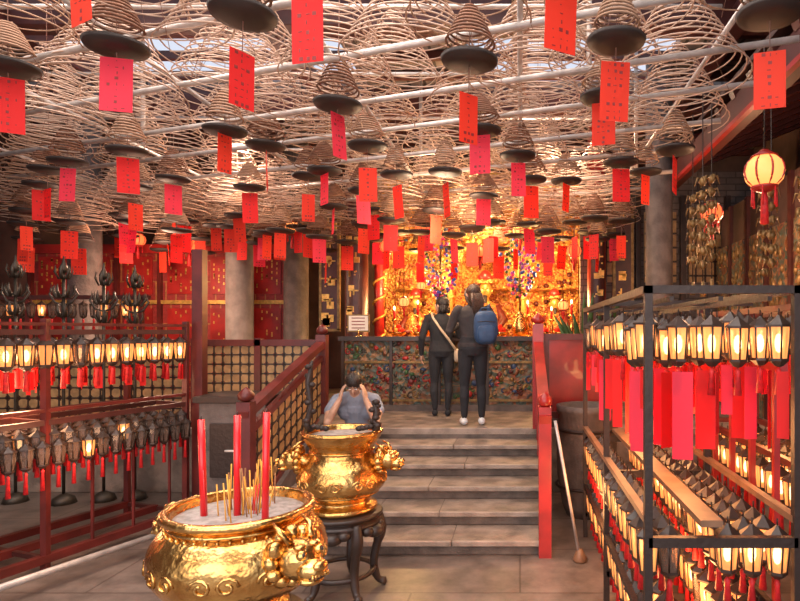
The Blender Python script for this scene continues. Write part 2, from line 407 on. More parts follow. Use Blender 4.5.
# ---------------------------------------------------------------- altar & shrine
b=MB()
b.box((0,0,0.45),(3.0,0.7,0.9),'red'); b.box((0,0,0.93),(3.2,0.85,0.06),'gold'); b.box((0,-0.38,0.8),(3.0,0.05,0.18),'gold')
for i in range(6): b.box((-1.4+i*0.56,-0.38,0.38),(0.07,0.06,0.76),'goldp')
for i in range(5): b.sph((-1.12+i*0.56,-0.37,0.42),(0.17,0.04,0.22),'gold',12,8)
b.build('altar_table',(-0.65,9.1,PZ),bevel=0.006)
for i,(px,py) in enumerate([(-1.95,9.0),(-1.62,9.2),(-0.85,9.0),(0.12,9.15),(0.5,9.2),(0.8,9.0)]): candlestick('altar_candlestick' if i==0 else 'altar_candlestick.%03d'%i,(px,py,PZ+0.96),0.45+0.1*(i%2))
def deity(name,loc,s=1.0):
    b=MB()
    b.lathe([(0.30*s,0),(0.34*s,0.06*s),(0.28*s,0.12*s),(0.30*s,0.2*s),(0.22*s,0.42*s),(0.2*s,0.62*s),(0.16*s,0.74*s),(0.06*s,0.8*s),(0.05*s,0.84*s)],(0,0,0),'gold',16)
    b.sph((0,0,0.95*s),(0.095*s,0.1*s,0.13*s),'goldp',14,10)
    b.sph((0,-0.1*s,0.94*s),(0.016*s,0.02*s,0.025*s),'goldp',6,5)
    for sx in(-1,1): 
        b.sph((sx*0.035*s,-0.092*s,0.97*s),(0.014*s,0.008*s,0.008*s),'ink',6,4)
        b.sph((sx*0.098*s,0,0.94*s),(0.015*s,0.02*s,0.045*s),'goldp',6,5)
        b.tube([(sx*0.16*s,0,0.7*s),(sx*0.27*s,-0.05*s,0.5*s),(sx*0.2*s,-0.2*s,0.4*s),(sx*0.05*s,-0.26*s,0.42*s)],[0.07*s,0.075*s,0.06*s,0.035*s],'reddk',8)
        b.sph((sx*0.22*s,-0.18*s,0.2*s),(0.15*s,0.16*s,0.09*s),'red',10,7)
    b.box((0,0,1.08*s),(0.24*s,0.2*s,0.05*s),'gold'); b.lathe([(0.1*s,0),(0.12*s,0.08*s),(0.05*s,0.16*s),(0,0.18*s)],(0,0,1.08*s),'red',10)
    b.tube([(0,-0.09*s,0.86*s),(0,-0.12*s,0.75*s),(0,-0.13*s,0.6*s)],[0.04*s,0.03*s,0.005],'ink',6)
    b.build(name,loc)
b=MB()
b.box((0,0.5,1.75),(3.7,0.08,3.5),'gold')
b.box((0,0.15,0.35),(3.7,0.9,0.7),'gold')
for x in(-1.8,-0.62,0.62,1.8):
    b.tube([(x,-0.2,0),(x,-0.2,3.4)],0.085,'goldp' if abs(x)<1 else 'red',12); 
    for k in range(9): b.tube([(x+0.1*math.cos(a),-0.2+0.1*math.sin(a),0.4+k*0.33+a*0.05) for a in np.linspace(0,2*pi,13)],0.022,'goldp',5)
for z,hh in((3.3,0.34),(2.75,0.2)):
    b.box((0,-0.22,z),(3.9,0.14,hh),'gold')
rr=random.Random(5)
for i in range(200):
    cx=rr.uniform(-1.85,1.85); cz=rr.choice([rr.uniform(2.55,2.85),rr.uniform(3.1,3.5)])
    b.sph((cx,-0.31,cz),(rr.uniform(.03,.07),0.035,rr.uniform(.02,.06)),rr.choice(['goldp','goldp','gold','red','leaf','bluedk']),6,5)
for i in range(3):
    x0=-1.2+i*1.2
    for sx in(-1,1):
        pts=[(x0+sx*0.52,-0.2,2.65),(x0+sx*0.42,-0.2,2.45),(x0+sx*0.5,-0.2,2.1),(x0+sx*0.54,-0.2,1.5)]
        b.tube(pts,[0.08,0.09,0.05,0.03],'gold',8)
    b.tube([(x0+0.5*math.cos(a),-0.22,2.65-0.22*math.sin(a)) for a in np.linspace(0,pi,15)],0.04,'goldp',6)
    b.box((x0,0.44,1.6),(0.9,0.05,1.5),'gold')
    b.lathe([(0.4,0),(0.44,0.02),(0.4,0.04)],(x0,0.4,1.8),'gold',20)
    for q in range(34): b.sph((x0+rr.uniform(-.42,.42),0.4,1.0+rr.uniform(0,1.3)),(0.05,0.03,0.045),rr.choice(['goldp','gold','reddk']),6,5)
for k in range(9):
    x0=-2.05+k*0.51
    b.beam((x0,-0.55,3.48+0.1*abs(k-4)/4),(x0,0.5,3.95),0.46,0.06,'goldp')
b.tube([(-2.2,-0.5,3.68),(-1.6,-0.5,3.5),(0,-0.5,3.46),(1.6,-0.5,3.5),(2.2,-0.5,3.68)],0.05,'goldp',8)
b.build('gilded_shrine',(-0.6,10.1,PZ))
deity('deity_statue',(-0.6,10.05,PZ+0.7),1.15); deity('deity_statue.001',(-1.8,10.05,PZ+0.7),0.9); deity('deity_statue.002',(0.6,10.05,PZ+0.7),0.9)
def column(name,loc,r,h,mat,banner=False):
    b=MB(); b.lathe([(r*1.5,0),(r*1.5,0.1),(r*1.25,0.16),(r*1.3,0.22),(r,0.28),(r*.97,h)],(0,0,0),mat,24)
    if banner:
        vs=[];n=8
        for i in range(n+1):
            a=-.75+1.5*i/n
            for z in(1.0,2.9): vs.append((r*1.06*math.sin(a),-r*1.06*math.cos(a),z))
        b.add(vs,[(2*i,2*i+2,2*i+3,2*i+1) for i in range(n)],'maroon')
        for k in range(7):
            for q in range(5):
                dx=R.uniform(-.06,.06); z=1.15+k*0.25+R.uniform(-.07,.07)
                b.box((dx,-r*1.09,z),(R.choice([.08,.02]),0.02,R.choice([.02,.08])),'goldp')
    b.build(name,loc)
column('stone_column',(-4.3,8.9,PZ),0.2,4.5,'stonecol')
column('stone_column.001',(-3.55,9.2,PZ),0.19,4.5,'stonedk')
column('red_column',(-2.45,8.7,PZ),0.17,4.5,'reddk',True)
column('red_column.001',(1.15,8.7,PZ),0.14,4.5,'red',True)
column('stone_column.002',(1.75,7.3,PZ),0.17,4.5,'stonedk')
column('stone_column.003',(-6.0,8.0,PZ),0.2,4.5,'stonedk')
def board(name,loc,w,h,mat='red'):
    b=MB(); b.box((0,0,0),(w,0.04,h),mat); 
    for sx in(-1,1): b.box((sx*w/2,0,0),(0.04,0.06,h),'bronzeg')
    for sz in(-1,1): b.box((0,0,sz*h/2),(w+0.04,0.06,0.04),'bronzeg')
    n=max(2,int(h/0.28)); horiz=w>h
    if horiz: n=max(2,int(w/0.3))
    for k in range(n):
        for q in range(6):
            o=-.5+(k+.5)/n
            cx=(o*w if horiz else 0)+R.uniform(-.07,.07); cz=(0 if horiz else o*h)+R.uniform(-.08,.08)
            b.box((cx,-0.03,cz),(R.choice([.11,.02]),0.02,R.choice([.02,.11])),'goldp')
    for sx in(-1,1): b.tube([(sx*w*.4,0,h/2),(sx*w*.4,0,h/2+0.75)],0.01,'dark',4)
    b.build(name,loc)
board('name_board',(-0.6,9.3,PZ+3.35),1.9,0.5,'maroon')
board('couplet_board',(-2.95,9.0,PZ+2.0),0.28,1.8,'maroon'); board('couplet_board.001',(1.6,9.0,PZ+2.1),0.28,1.8,'maroon')

def beadtree(name,loc,s,seed):
    rr=random.Random(seed); b=MB()
    b.lathe([(0.06*s,0),(0.09*s,0.08*s),(0.1*s,0.16*s),(0.05*s,0.26*s),(0.07*s,0.32*s)],(0,0,0),'brass',12)
    b.tube([(0,0,0.3*s),(0,0,1.2*s)],0.014*s,'bronzeg',6)
    for i in range(220):
        t=rr.random(); a=rr.uniform(0,2*pi); rad=(0.06+0.2*(1-abs(2*t-1)**1.5))*s*rr.uniform(.5,1)
        b.sph((rad*math.cos(a),rad*math.sin(a),(0.5+0.8*t)*s),0.022*s,rr.choice(['skyglass','fpink','fpurp','fyel','goldp','fpink','skyglass','leaf']),6,4)
        if i%4==0: b.tube([(0,0,(0.45+0.75*t)*s),(rad*math.cos(a),rad*math.sin(a),(0.5+0.8*t)*s)],0.004*s,'bronzeg',4)
    b.build(name,loc)
beadtree('beaded_altar_tree',(-1.22,8.9,PZ+0.96),1.2,1)
beadtree('beaded_altar_tree.001',(0.0,8.95,PZ+0.96),1.3,2)
for i,x in enumerate((-1.85,-1.55,-0.92,-0.6,-0.3,0.35,0.6)):
    b=MB(); b.lathe([(0.05,0),(0.04,0.04),(0.11,0.08),(0.13,0.11),(0.11,0.105)],(0,0,0),'brass',14)
    for q in range(7):
        a=q*pi/3; r0=0.055 if q<6 else 0
        b.sph((r0*math.cos(a),r0*math.sin(a),0.14+(0.05 if q==6 else 0)),0.036,R.choice(['tago','fyel','tago']),8,6)
    b.build('offering_bowl',(x,8.83,PZ+0.96))
def vase(name,loc,s,mat):
    b=MB(); b.lathe([(0.05*s,0),(0.07*s,0.02*s),(0.12*s,0.15*s),(0.1*s,0.26*s),(0.04*s,0.34*s),(0.06*s,0.4*s),(0.05*s,0.4*s)],(0,0,0),mat,16)
    for q in(-1,1): b.tube([(q*0.04*s,0,.34*s),(q*0.12*s,0,.36*s),(q*0.11*s,0,.26*s)],0.01*s,mat,6)
    b.build(name,loc)
for i,(x,y) in enumerate([(-1.4,9.25),(-0.6,9.15),(0.3,9.25),(-1.0,9.3)]): vase('altar_vase',(x,y,PZ+0.96),1.1,'brass')
b=MB(); b.lathe([(0.12,0),(0.17,0.05),(0.2,0.3),(0.22,0.33),(0.18,0.33)],(0,0,0),'bronzeg',16)
for i in range(18):
    a=i*2.4; l=0.5+0.25*R.random()
    pts=[(0,0,0.3)]+[(l*t*math.cos(a)*.7,l*t*math.sin(a)*.7,0.3+l*2.4*t-0.7*l*t*t) for t in(.25,.5,.75,1)]
    b.tube(pts,[0.012,0.03,0.04,0.03,0.004],'leaf',4,flat=0.2)
b.build('potted_palm',(0.85,7.6,PZ))
b=MB(); b.box((0,0,0.18),(0.26,0.02,0.2),'paper'); b.box((0,0.01,0.18),(0.3,0.02,0.24),'bronzeg')
for k in range(4): b.box((0,-0.012,0.25-k*0.045),(0.18,0.004,0.012),'inkred')
b.tube([(0,0,0),(0,0,0.1)],0.012,'brass',6); b.lathe([(0.06,0),(0.02,0.02)],(0,0,0),'brass',10)
b.build('notice_sign',(-2.2,7.9,PZ+1.01))

# ---------------------------------------------------------------- lanterns
def lantern(b,x,y,z,s=1.0,lit=True,tassel=True,tl=0.14,rot=0.0,hook=0.03):
    b.tube([(x,y,z),(x,y,z-hook*s)],0.004*s,'dark',4)
    z-=hook*s
    b.lathe([(0.008*s,0),(0.018*s,-0.012*s),(0.06*s,-0.045*s),(0.06*s,-0.055*s)],(x,y,z),'wood',6,False,rot)
    g='glasslit' if lit else 'glassoff'
    b.lathe([(0.048*s,-0.055*s),(0.05*s,-0.1*s),(0.038*s,-0.2*s)],(x,y,z),g,6,False,rot,close=False)
    for k in range(6):
        a=rot+k*pi/3
        b.tube([(x+0.051*s*math.cos(a),y+0.051*s*math.sin(a),z-0.055*s),(x+0.039*s*math.cos(a),y+0.039*s*math.sin(a),z-0.2*s)],0.0055*s,'wood',3)
    b.lathe([(0.044*s,-0.2*s),(0.044*s,-0.212*s),(0.02*s,-0.235*s),(0.006*s,-0.24*s)],(x,y,z),'wood',6,False,rot)
    if lit: b.sph((x,y,z-0.13*s),(0.02*s,0.02*s,0.045*s),'bulb',6,5)
    if tassel:
        b.tube([(x,y,z-0.24*s),(x,y,z-0.26*s),(x,y,z-0.275*s),(x,y,z-(0.27+tl)*s)],[0.004*s,0.016*s,0.012*s,0.02*s],'tassel',5)
    return z-0.24*s
def papertag(b,c,w,h,mat,rz,ink=True,rr=R,tilt=0.0):
    r=Matrix.Rotation(rz,3,'Z')@Matrix.Rotation(tilt,3,'X'); c=Vector(c)
    b.box(c+r@Vector((0,0,-h/2)),(w,0.0016,h),mat,M4=r)
    if ink:
        n=int(h/0.034)
        for side in(-1,1):
            for k in range(n):
                for col in((-.22,.0,.22) if rr.random()<.5 else (0,)):
                    o=Vector((col*w+rr.uniform(-.03,.03)*w, side*0.0018, -h*(k+.5)/n+rr.uniform(-.004,.004)))
                    b.box(c+r@o,(rr.choice([.018,.005,.014]),0.0012,rr.choice([.004,.016])),'inkred',M4=r)

LA=Vector((-3.95,3.2,0)); LB=Vector((-3.17,5.5,0))
ld=(LB-LA).normalized(); ln=Vector((-ld.y,ld.x,0))
def LP(t,off,z): 
    p=LA+(LB-LA)*t+ln*off; return Vector((p.x,p.y,z))
b=MB()
for off in(0,0.38,0.76):
    for z in(1.8,1.12):
        b.beam(LP(0,off,z),LP(1,off,z),0.04,0.04,'maroon')
    b.beam(LP(0,off,0.1),LP(1,off,0.1),0.06,0.06,'reddk')
for t in(0,0.5,1):
    for off in(0,0.76):
        b.beam(LP(t,off,0),LP(t,off,1.9 if off==0 else 1.83),0.045,0.045,'reddk')
    for z in(1.8,1.12,0.1): b.beam(LP(t,0,z),LP(t,0.76,z),0.035,0.035,'maroon')
b.beam(LP(0,0,1.86),LP(1,0,1.86),0.05,0.025,'reddk')
b.beam(LP(0,0,1.21),LP(1,0,1.21),0.045,0.025,'reddk')
for k in range(7): b.beam(LP((k+.5)/7,0.0,0.1),LP((k+.5)/7,0.0,0.9),0.018,0.018,'reddk')
b.build('lantern_rack')
b=MB(); rr=random.Random(21)
for off in(0.0,0.2,0.38,0.58,0.76):
    n=19
    for k in range(n):
        t=(k+.5)/n+ (0.01 if off>0.3 else 0)
        lantern(b,*LP(t,off,1.785),s=1.0,lit=rr.random()<0.85,rot=rr.random(),tl=0.12)
        p=LP(t,off,1.785-0.29)
        if rr.random()<.5: papertag(b,(p.x,p.y+0.02,p.z),0.05,0.13+0.05*rr.random(),'tag',rr.uniform(-1,1),False)
for off in(0.0,0.2,0.38,0.58):
    n=22
    for k in range(n):
        t=(k+.5)/n
        lantern(b,*LP(t,off,1.1),s=0.9,lit=rr.random()<(0.06 if t>.15 else .6),rot=rr.random(),tl=0.12)
        if off==0: lantern(b,*LP(t,-0.06,1.02),s=0.85,lit=rr.random()<.1,rot=rr.random(),tl=0.16)
b.build('hanging_prayer_lanterns')
b=MB()
b.tube([(-3.75,3.0,0.12),(-2.92,5.0,0.12)],0.025,'steel',8); b.tube([(-3.75,3.0,0.0),(-3.75,3.0,0.12)],0.02,'steel',8); b.tube([(-2.92,5.0,0.0),(-2.92,5.0,0.12)],0.02,'steel',8)
b.build('floor_pipe_rail')
b=MB()
for z in(1.5,): 
    b.beam((-7.6,7.2,PZ+z),(-4.6,7.2,PZ+z),0.05,0.05,'maroon')
for x in(-7.5,-6.1,-4.7): b.beam((x,7.2,PZ),(x,7.2,PZ+1.5),0.05,0.05,'reddk')
for k in range(22): lantern(b,-7.5+k*0.13,7.2,PZ+1.48,0.9,lit=rr.random()<.4,tl=.14)
b.build('lantern_rack.001')
b=MB(); b.box((0,0,0.6),(0.62,0.5,1.1),'stonedk'); b.box((0,0,1.17),(0.7,0.58,0.06),'dark'); b.box((0,-0.26,0.7),(0.4,0.03,0.5),'dark'); b.box((0,0,0.04),(0.7,0.58,0.08),'stonedk')
b.tube([(-0.05,-0.29,0.7),(0.05,-0.29,0.7)],0.012,'steel',6)
b.build('paper_burning_furnace',(-2.68,5.65,0),bevel=0.01)
b=MB(); b.lathe([(0.2,0),(0.24,0.1),(0.29,0.4),(0.3,0.75),(0.27,0.98),(0.3,1.02),(0.3,1.08),(0.24,1.08),(0.23,1.0)],(0,0,0),'stonedk',28)
for z in(0.3,0.85): b.tube([(0.3*math.cos(a),0.3*math.sin(a),z) for a in np.linspace(0,2*pi,29)[:-1]],0.015,'dark',5,closed=True)
b.build('stone_water_vat',(0.66,5.75,0))
b=MB(); b.tube([(0.27,4.45,1.12),(0.47,4.55,0.02)],0.012,'steel',8); b.lathe([(0.05,0),(0.06,0.02),(0.02,0.1)],(0.47,4.55,0.0),'woodtan',8); b.build('mop_handle')
def standard(name,loc,h,seed):
    b=MB()
    b.lathe([(0.12,0),(0.1,0.06),(0.03,0.1)],(0,0,0),'bronze',12)
    b.tube([(0,0,0.08),(0,0,h)],0.015,'bronze',8)
    for z,r0 in((h-0.5,0.08),(h-0.3,0.11),(h-0.1,0.08)):
        for q in range(7):
            a=q*2*pi/7+z
            c_,s_=math.cos(a),math.sin(a)
            b.tube([(0,0,z),(r0*.6*c_,r0*.6*s_,z-0.02),(r0*c_,r0*s_,z+0.05),(r0*.92*c_,r0*.92*s_,z+0.12)],[0.008,0.02,0.018,0.004],'bronze',5,flat=.4)
        b.sph((0,0,z),(0.03,0.03,0.025),'bronze',8,6)
    for q in(-1,1):
        b.tube([(0,0,h-.4),(q*0.09,0,h-.37),(q*0.15,0,h-.28),(q*0.11,0,h-.2)],[0.01,0.012,0.01,0.004],'bronze',5)
    b.lathe([(0.02,-.06),(0.045,-.02),(0.015,0.05),(0.005,0.12)],(0,0,h),'bronze',10)
    b.build(name,loc)
for i,(x,y,z,h) in enumerate([(-5.35,6.15,0,2.5),(-4.8,6.1,0,2.48),(-4.45,6.2,0,2.42),(-4.15,6.25,0,2.4)]): standard('bronze_lotus_standard',(x,y,z),h,i)

# ---------------------------------------------------------------- right rack
X0,X1,Y0,Y1,ZT=0.574,1.24,2.6,5.1,1.99
b=MB()
for x in(X0,X1):
    for y in(Y0,Y1,3.85): b.beam((x,y,0),(x,y,ZT),0.036,0.036,'dark')
    b.beam((x,Y0-.018,ZT),(x,Y1,ZT),0.036,0.036,'dark')
    b.beam((x,Y0,0.96),(x,Y1,0.96),0.04,0.03,'woodtan'); b.beam((x,Y0,0.45),(x,Y1,0.45),0.03,0.03,'dark')
for y in(Y0,3.85,Y1):
    b.beam((X0-.018,y,ZT),(X1+.3,y,ZT),0.036,0.036,'dark'); b.beam((X0,y,0.86),(X1,y,0.86),0.036,0.045,'dark'); b.beam((X0,y,0.2),(X1,y,0.2),0.036,0.036,'dark')
b.beam((0.86,Y0,0.94),(0.86,Y1,0.94),0.1,0.03,'woodtan')
for x in(0.68,0.9,1.12): b.beam((x,Y0,ZT-0.04),(x,Y1,ZT-0.04),0.02,0.02,'dark')
b.build('lantern_rack.002')
b=MB(); rr=random.Random(31)
for x in(0.6,0.75,0.9,1.05,1.2):
    n=16
    for k in range(n):
        y=Y0+0.1+(Y1-Y0-0.16)*(k+ (0.5 if x in(0.75,1.05) else 0.1)+rr.uniform(-.12,.12))/n
        zb=lantern(b,x+rr.uniform(-.02,.02),y,ZT-0.05-rr.uniform(0,.05),1.02,lit=rr.random()<.78,rot=rr.random(),tl=0.1)
        if rr.random()<.78: papertag(b,(x+rr.uniform(-.03,.03),y-0.03,zb-0.02),0.045+0.06*rr.random(),0.14+0.28*rr.random(),rr.choice(['tag','tagp','tag']),rr.uniform(-1.1,1.1),False)
for x,zz in((0.6,.93),(0.7,.93),(0.98,.93),(1.09,.93),(1.2,.93),(0.62,.5),(0.75,.5),(1.05,.5),(1.18,.5)):
    n=18
    for k in range(n):
        y=Y0+0.06+(Y1-Y0-0.1)*(k+.3+.3*rr.random())/n
        zb=lantern(b,x,y,zz,1.05,lit=rr.random()<.95,rot=rr.random(),tl=0.08)
b.build('hanging_prayer_lanterns.001')
b=MB()
for x in(1.65,2.15):
    for y in(3.3,5.3): b.beam((x,y,0),(x,y,2.0),0.05,0.05,'reddk')
    for z in(1.95,1.0): b.beam((x,3.3,z),(x,5.3,z),0.04,0.04,'reddk')
for y in(3.3,5.3):
    for z in(1.95,1.0): b.beam((1.65,y,z),(2.15,y,z),0.04,0.04,'reddk')
for k in range(6): b.beam((1.5,3.4+k*0.35,0),(1.5,3.4+k*0.35,1.6),0.035,0.035,'red')
b.beam((1.5,3.3,1.6),(1.5,5.3,1.6),0.05,0.05,'red')
b.build('lantern_rack.003')
b=MB()
for x in(1.65,1.82,2.0,2.15):
    for k in range(14):
        y=3.38+k*0.142
        zb=lantern(b,x,y,1.93,1.0,lit=rr.random()<.85,rot=rr.random(),tl=0.1)
        if rr.random()<.8: papertag(b,(x,y-0.03,zb-0.03),0.07,0.25,rr.choice(['tag','tagp']),rr.uniform(-.9,.9),False)
        lantern(b,x,y,0.98,1.0,lit=rr.random()<.8,rot=rr.random(),tl=0.14)
b.build('hanging_prayer_lanterns.002')
b=MB()
b.beam((2.0,3.0,3.8),(2.0,8.5,3.8),0.16,0.22,'maroon'); b.beam((1.93,3.0,3.68),(1.93,8.5,3.68),0.05,0.04,'red')
for k in range(14):
    y=3.2+k*0.4; b.beam((1.9,y,3.92),(4.3,y,4.9),0.09,0.07,'maroon')
vs=[(1.85,3.0,3.97),(1.85,8.5,3.97),(4.35,8.5,5.0),(4.35,3.0,5.0)]
b.add(vs+[(v[0],v[1],v[2]+.04) for v in vs],[(0,1,2,3),(7,6,5,4),(0,4,5,1),(1,5,6,2),(2,6,7,3),(3,7,4,0)],'walldark')
for y in(3.1,8.3): b.beam((2.0,y,0),(2.0,y,3.7),0.14,0.14,'maroon')
b.build('side_aisle_eave')
b=MB()
b.box((0,0,0),(0.1,5.0,3.6),'walldark')
for i in range(8):
    b.box((-0.07,-2.3+i*0.62,0),(0.05,0.08,3.6),'maroon')
    b.box((-0.07,-2.0+i*0.62,0.6),(0.05,0.42,1.3),'mural'); b.box((-0.07,-2.0+i*0.62,-0.9),(0.05,0.4,0.8),'mural')
    for q in range(16): b.sph((-0.1,-2.0+i*0.62+rr.uniform(-.17,.17),0.6+rr.uniform(-.6,.6)),(0.025,rr.uniform(.02,.05),rr.uniform(.03,.08)),'bronzeg',6,5)
b.build('carved_side_screen',(3.1,6.3,1.8))
def palace_lantern(name,loc,s=1.0,cord=0.6,mat='lampred'):
    b=MB()
    b.tube([(0,0,0.15*s),(0,0,0.15*s+cord)],0.006,'dark',4)
    b.lathe([(0.03*s,0.15*s),(0.05*s,0.13*s),(0.09*s,0.11*s),(0.09*s,0.1*s)],(0,0,0),'red',16)
    b.lathe([(0.08*s,0.1*s),(0.12*s,0.06*s),(0.135*s,0),(0.12*s,-0.06*s),(0.08*s,-0.1*s)],(0,0,0),mat,16)
    for k in range(8):
        a=k*pi/4; b.tube([(0.137*s*math.cos(a)*math.cos(t),0.137*s*math.sin(a)*math.cos(t),0.115*s*math.sin(t)) for t in np.linspace(-.95,.95,7)],0.008*s,'red',4)
    b.lathe([(0.09*s,-0.1*s),(0.09*s,-0.115*s),(0.03*s,-0.14*s)],(0,0,0),'red',16)
    for k in range(6):
        a=k*pi/3; b.tube([(0.085*s*math.cos(a),0.085*s*math.sin(a),-0.11*s),(0.085*s*math.cos(a),0.085*s*math.sin(a),-0.24*s)],[0.005*s,0.01*s],'tassel',5)
    b.tube([(0,0,-0.14*s),(0,0,-0.18*s),(0,0,-0.36*s)],[0.012*s,0.025*s,0.03*s],'tassel',8)
    b.build(name,loc)
palace_lantern('palace_lantern',(1.77,4.2,2.96),1.05,0.75,'lampwarm')
palace_lantern('palace_lantern.001',(1.85,5.6,2.95),0.8,0.75,'lampred')
for i,(x,y,z,s,m) in enumerate([(-1.95,8.5,3.05,0.8,'lampred'),(-1.5,8.9,3.4,0.8,'lampred'),(0.0,8.6,3.3,0.8,'lampwarm'),(0.8,8.6,3.0,0.8,'lampred'),(-0.6,8.7,3.0,0.7,'lampred'),(-4.9,8.6,3.1,0.9,'lampred'),(-5.8,8.8,3.2,0.8,'lampred'),(-3.3,8.4,3.3,0.8,'lampwarm'),(-1.75,8.75,2.25,0.6,'lampwarm'),(-1.5,8.8,2.5,0.5,'lampwarm'),(0.65,8.75,2.2,0.6,'lampwarm')]):
    palace_lantern('palace_lantern.%03d'%(i+2),(x,y,z),s,5.2-z-0.15*s,m)
for i,(x,y,z0,l) in enumerate([(1.45,4.6,3.0,0.8),(1.62,4.9,3.1,0.85),(1.95,4.5,3.0,0.85),(1.95,4.0,2.85,0.7),(2.1,5.0,3.2,1.0),(1.55,5.2,3.0,0.75),(2.0,3.85,3.1,0.8)]):
    b=MB(); n=int(l/0.11)
    b.tube([(0,0,3.75-z0),(0,0,-l-.1)],0.005,'dark',4)
    for k in range(n):
        z=-k*0.11
        b.lathe([(0.006,0.03),(0.026,0.015),(0.036,-0.01),(0.02,-0.035),(0.006,-0.045)],(0,0,z),'bronzeg',8)
        for q in range(4):
            a=q*pi/2+k; b.tube([(0,0,z+0.01),(0.045*math.cos(a),0.045*math.sin(a),z+0.02),(0.065*math.cos(a),0.065*math.sin(a),z-0.05)],[0.006,0.018,0.003],'bronzeg',5,flat=.4)
    b.tube([(0,0,-l),(0,0,-l-.12)],[0.012,0.024],'bronzeg',6)
    b.build('gilded_garland',(x,y,z0))

# ---------------------------------------------------------------- pipes
b=MB()
dv=Vector((-3,1,0)).normalized()
for i,y in enumerate([1.9,2.55,3.2,3.9,4.6,5.3,6.0,6.8,7.6,8.4]):
    c=Vector((-1.2,y,3.63+0.02*(i%2)))
    b.tube([c+dv*5.2,c-dv*3.1],0.024,'steel',8)
for i,x in enumerate([-5.4,-3.9,-2.6,-1.3,0.0,1.3]):
    b.tube([(x,2.6,3.70),(x,9.0,3.70)],0.018,'steel',8)
for i,y in enumerate([2.2,3.4,4.6,5.8,7.0,8.2]):
    b.tube([(-6.5,y,4.38),(1.6,y,4.38)],0.02,'steel',8)
for (x,y) in[(0.56,4.7),(-3.9,6.0),(-5.4,3.4),(1.3,6.5),(-1.3,7.6)]:
    b.tube([(x,y,3.6),(x,y,5.2)],0.022,'steel',8)
b.build('ceiling_pipe_grid')

# ---------------------------------------------------------------- incense coils
def coil_mesh(seed):
    rr=random.Random(seed); b=MB()
    Rb=rr.uniform(.36,.46); turns=rr.choice([13,14,15]); H=rr.uniform(.68,.78); zt=-0.02
    mat=('coil','coil2','coil')[seed%3]
    N=int(turns*28); pts=[]
    ph=rr.uniform(0,6)
    for i in range(N+1):
        t=i/N; a=2*pi*turns*t+ph; r=0.02+(Rb-0.02)*t**.85
        pts.append((r*math.cos(a),r*math.sin(a),zt-H*t**1.1))
    b.tube(pts,0.0055,mat,4)
    b.tube([(0,0,0.03),(0,0,zt)],0.003,'string',3)
    for k in range(4):
        a=k*pi/2+seed; b.tube([(0,0,zt),(Rb*.55*math.cos(a),Rb*.55*math.sin(a),zt-H*.47),(Rb*math.cos(a),Rb*math.sin(a),zt-H)],0.0018,'string',3)
    zd=-0.95
    r2=rr.uniform(.13,.17); h2=rr.uniform(.18,.26); z2=zd+0.1+h2; t2=9; N=t2*18; pts=[]
    for i in range(N+1):
        t=i/N; a=2*pi*t2*t; r=0.02+(r2-.02)*t**.8
        pts.append((r*math.cos(a),r*math.sin(a),z2-h2*t))
    b.tube(pts,0.0075,rr.choice(['coildk','coil2']),4)
    b.tube([(0,0,zt),(0,0,zd)],0.003,'string',3)
    rd=0.17
    for k in range(3):
        a=k*2*pi/3; b.tube([(0,0,z2),(rd*math.cos(a),rd*math.sin(a),zd+0.01)],0.0022,'string',3)
    b.lathe([(0.0,zd-0.03),(rd*.6,zd-0.026),(rd*.95,zd-0.008),(rd,zd+0.012),(rd*.93,zd),(rd*.5,zd-0.012),(0,zd-0.016)],(0,0,0),'tray',28)
    w=rr.uniform(.125,.17); h=rr.uniform(.29,.35); zs=zd-0.03-rr.choice([.0,.03,.08,.16])
    b.tube([(0,0,zd-0.02),(0,0,zs)],0.003,'string',3)
    papertag(b,(0,0,zs),w,h,('tag','tago','tago','tagp')[seed%4],0,True,rr,rr.uniform(-.12,.12))
    return b.mesh('incense_coil')
CM=[coil_mesh(s) for s in range(12)]
near=[(-2.34,3.35),(-1.42,3.02),(-.28,3.41),(.57,3.31),(-1.28,4.12),(-3.13,3.54),(.60,4.09),(-2.37,4.66),(-.33,4.53),(-3.47,5.1),(-2.26,5.15),(-1.36,5.1),(-3.7,6.2),(-4.8,5.9),(-2.26,6.2),(-1.3,6.0),(-.02,5.4),(-3.05,6.5),(.49,6.3),(1.3,6.0),(-.41,6.7),(1.35,5.0),(.2,2.55),(1.3,3.0),(-2.6,2.5),(-0.9,2.4),(-4.2,4.5),(-0.75,5.8),(-4.3,5.5),(-5.3,6.4),(-1.85,2.45),(-3.0,2.8),(-1.95,5.75),(0.95,5.5),(0.1,6.1),(-4.3,6.5),(-1.8,6.6)]
yaw=[0.3,1.05,0.7,0.1,1.1,0.5,-.3,1.2,-.2,.6,-1.1,.2,.8,-.5,.3,-.8,.1]
rr=random.Random(77); pos=list(near)
for j in range(5):
    for i in range(13):
        pos.append((-6.6+i*0.63+(j%2)*0.31+rr.uniform(-.1,.1),7.0+j*0.42+rr.uniform(-.1,.1)))
n=0
for k,(x,y) in enumerate(pos):
    if x>1.5: continue
    o=bpy.data.objects.new('incense_coil' if n==0 else 'incense_coil.%03d'%n,CM[(k*5+3)%12]); n+=1
    o.location=(x,y,4.36+rr.uniform(-.05,.05)-(0.1+rr.uniform(0,.3) if y>6.8 else 0)); o.rotation_euler=(rr.uniform(-.02,.02),rr.uniform(-.02,.02),yaw[k%17])
    scene.collection.objects.link(o)
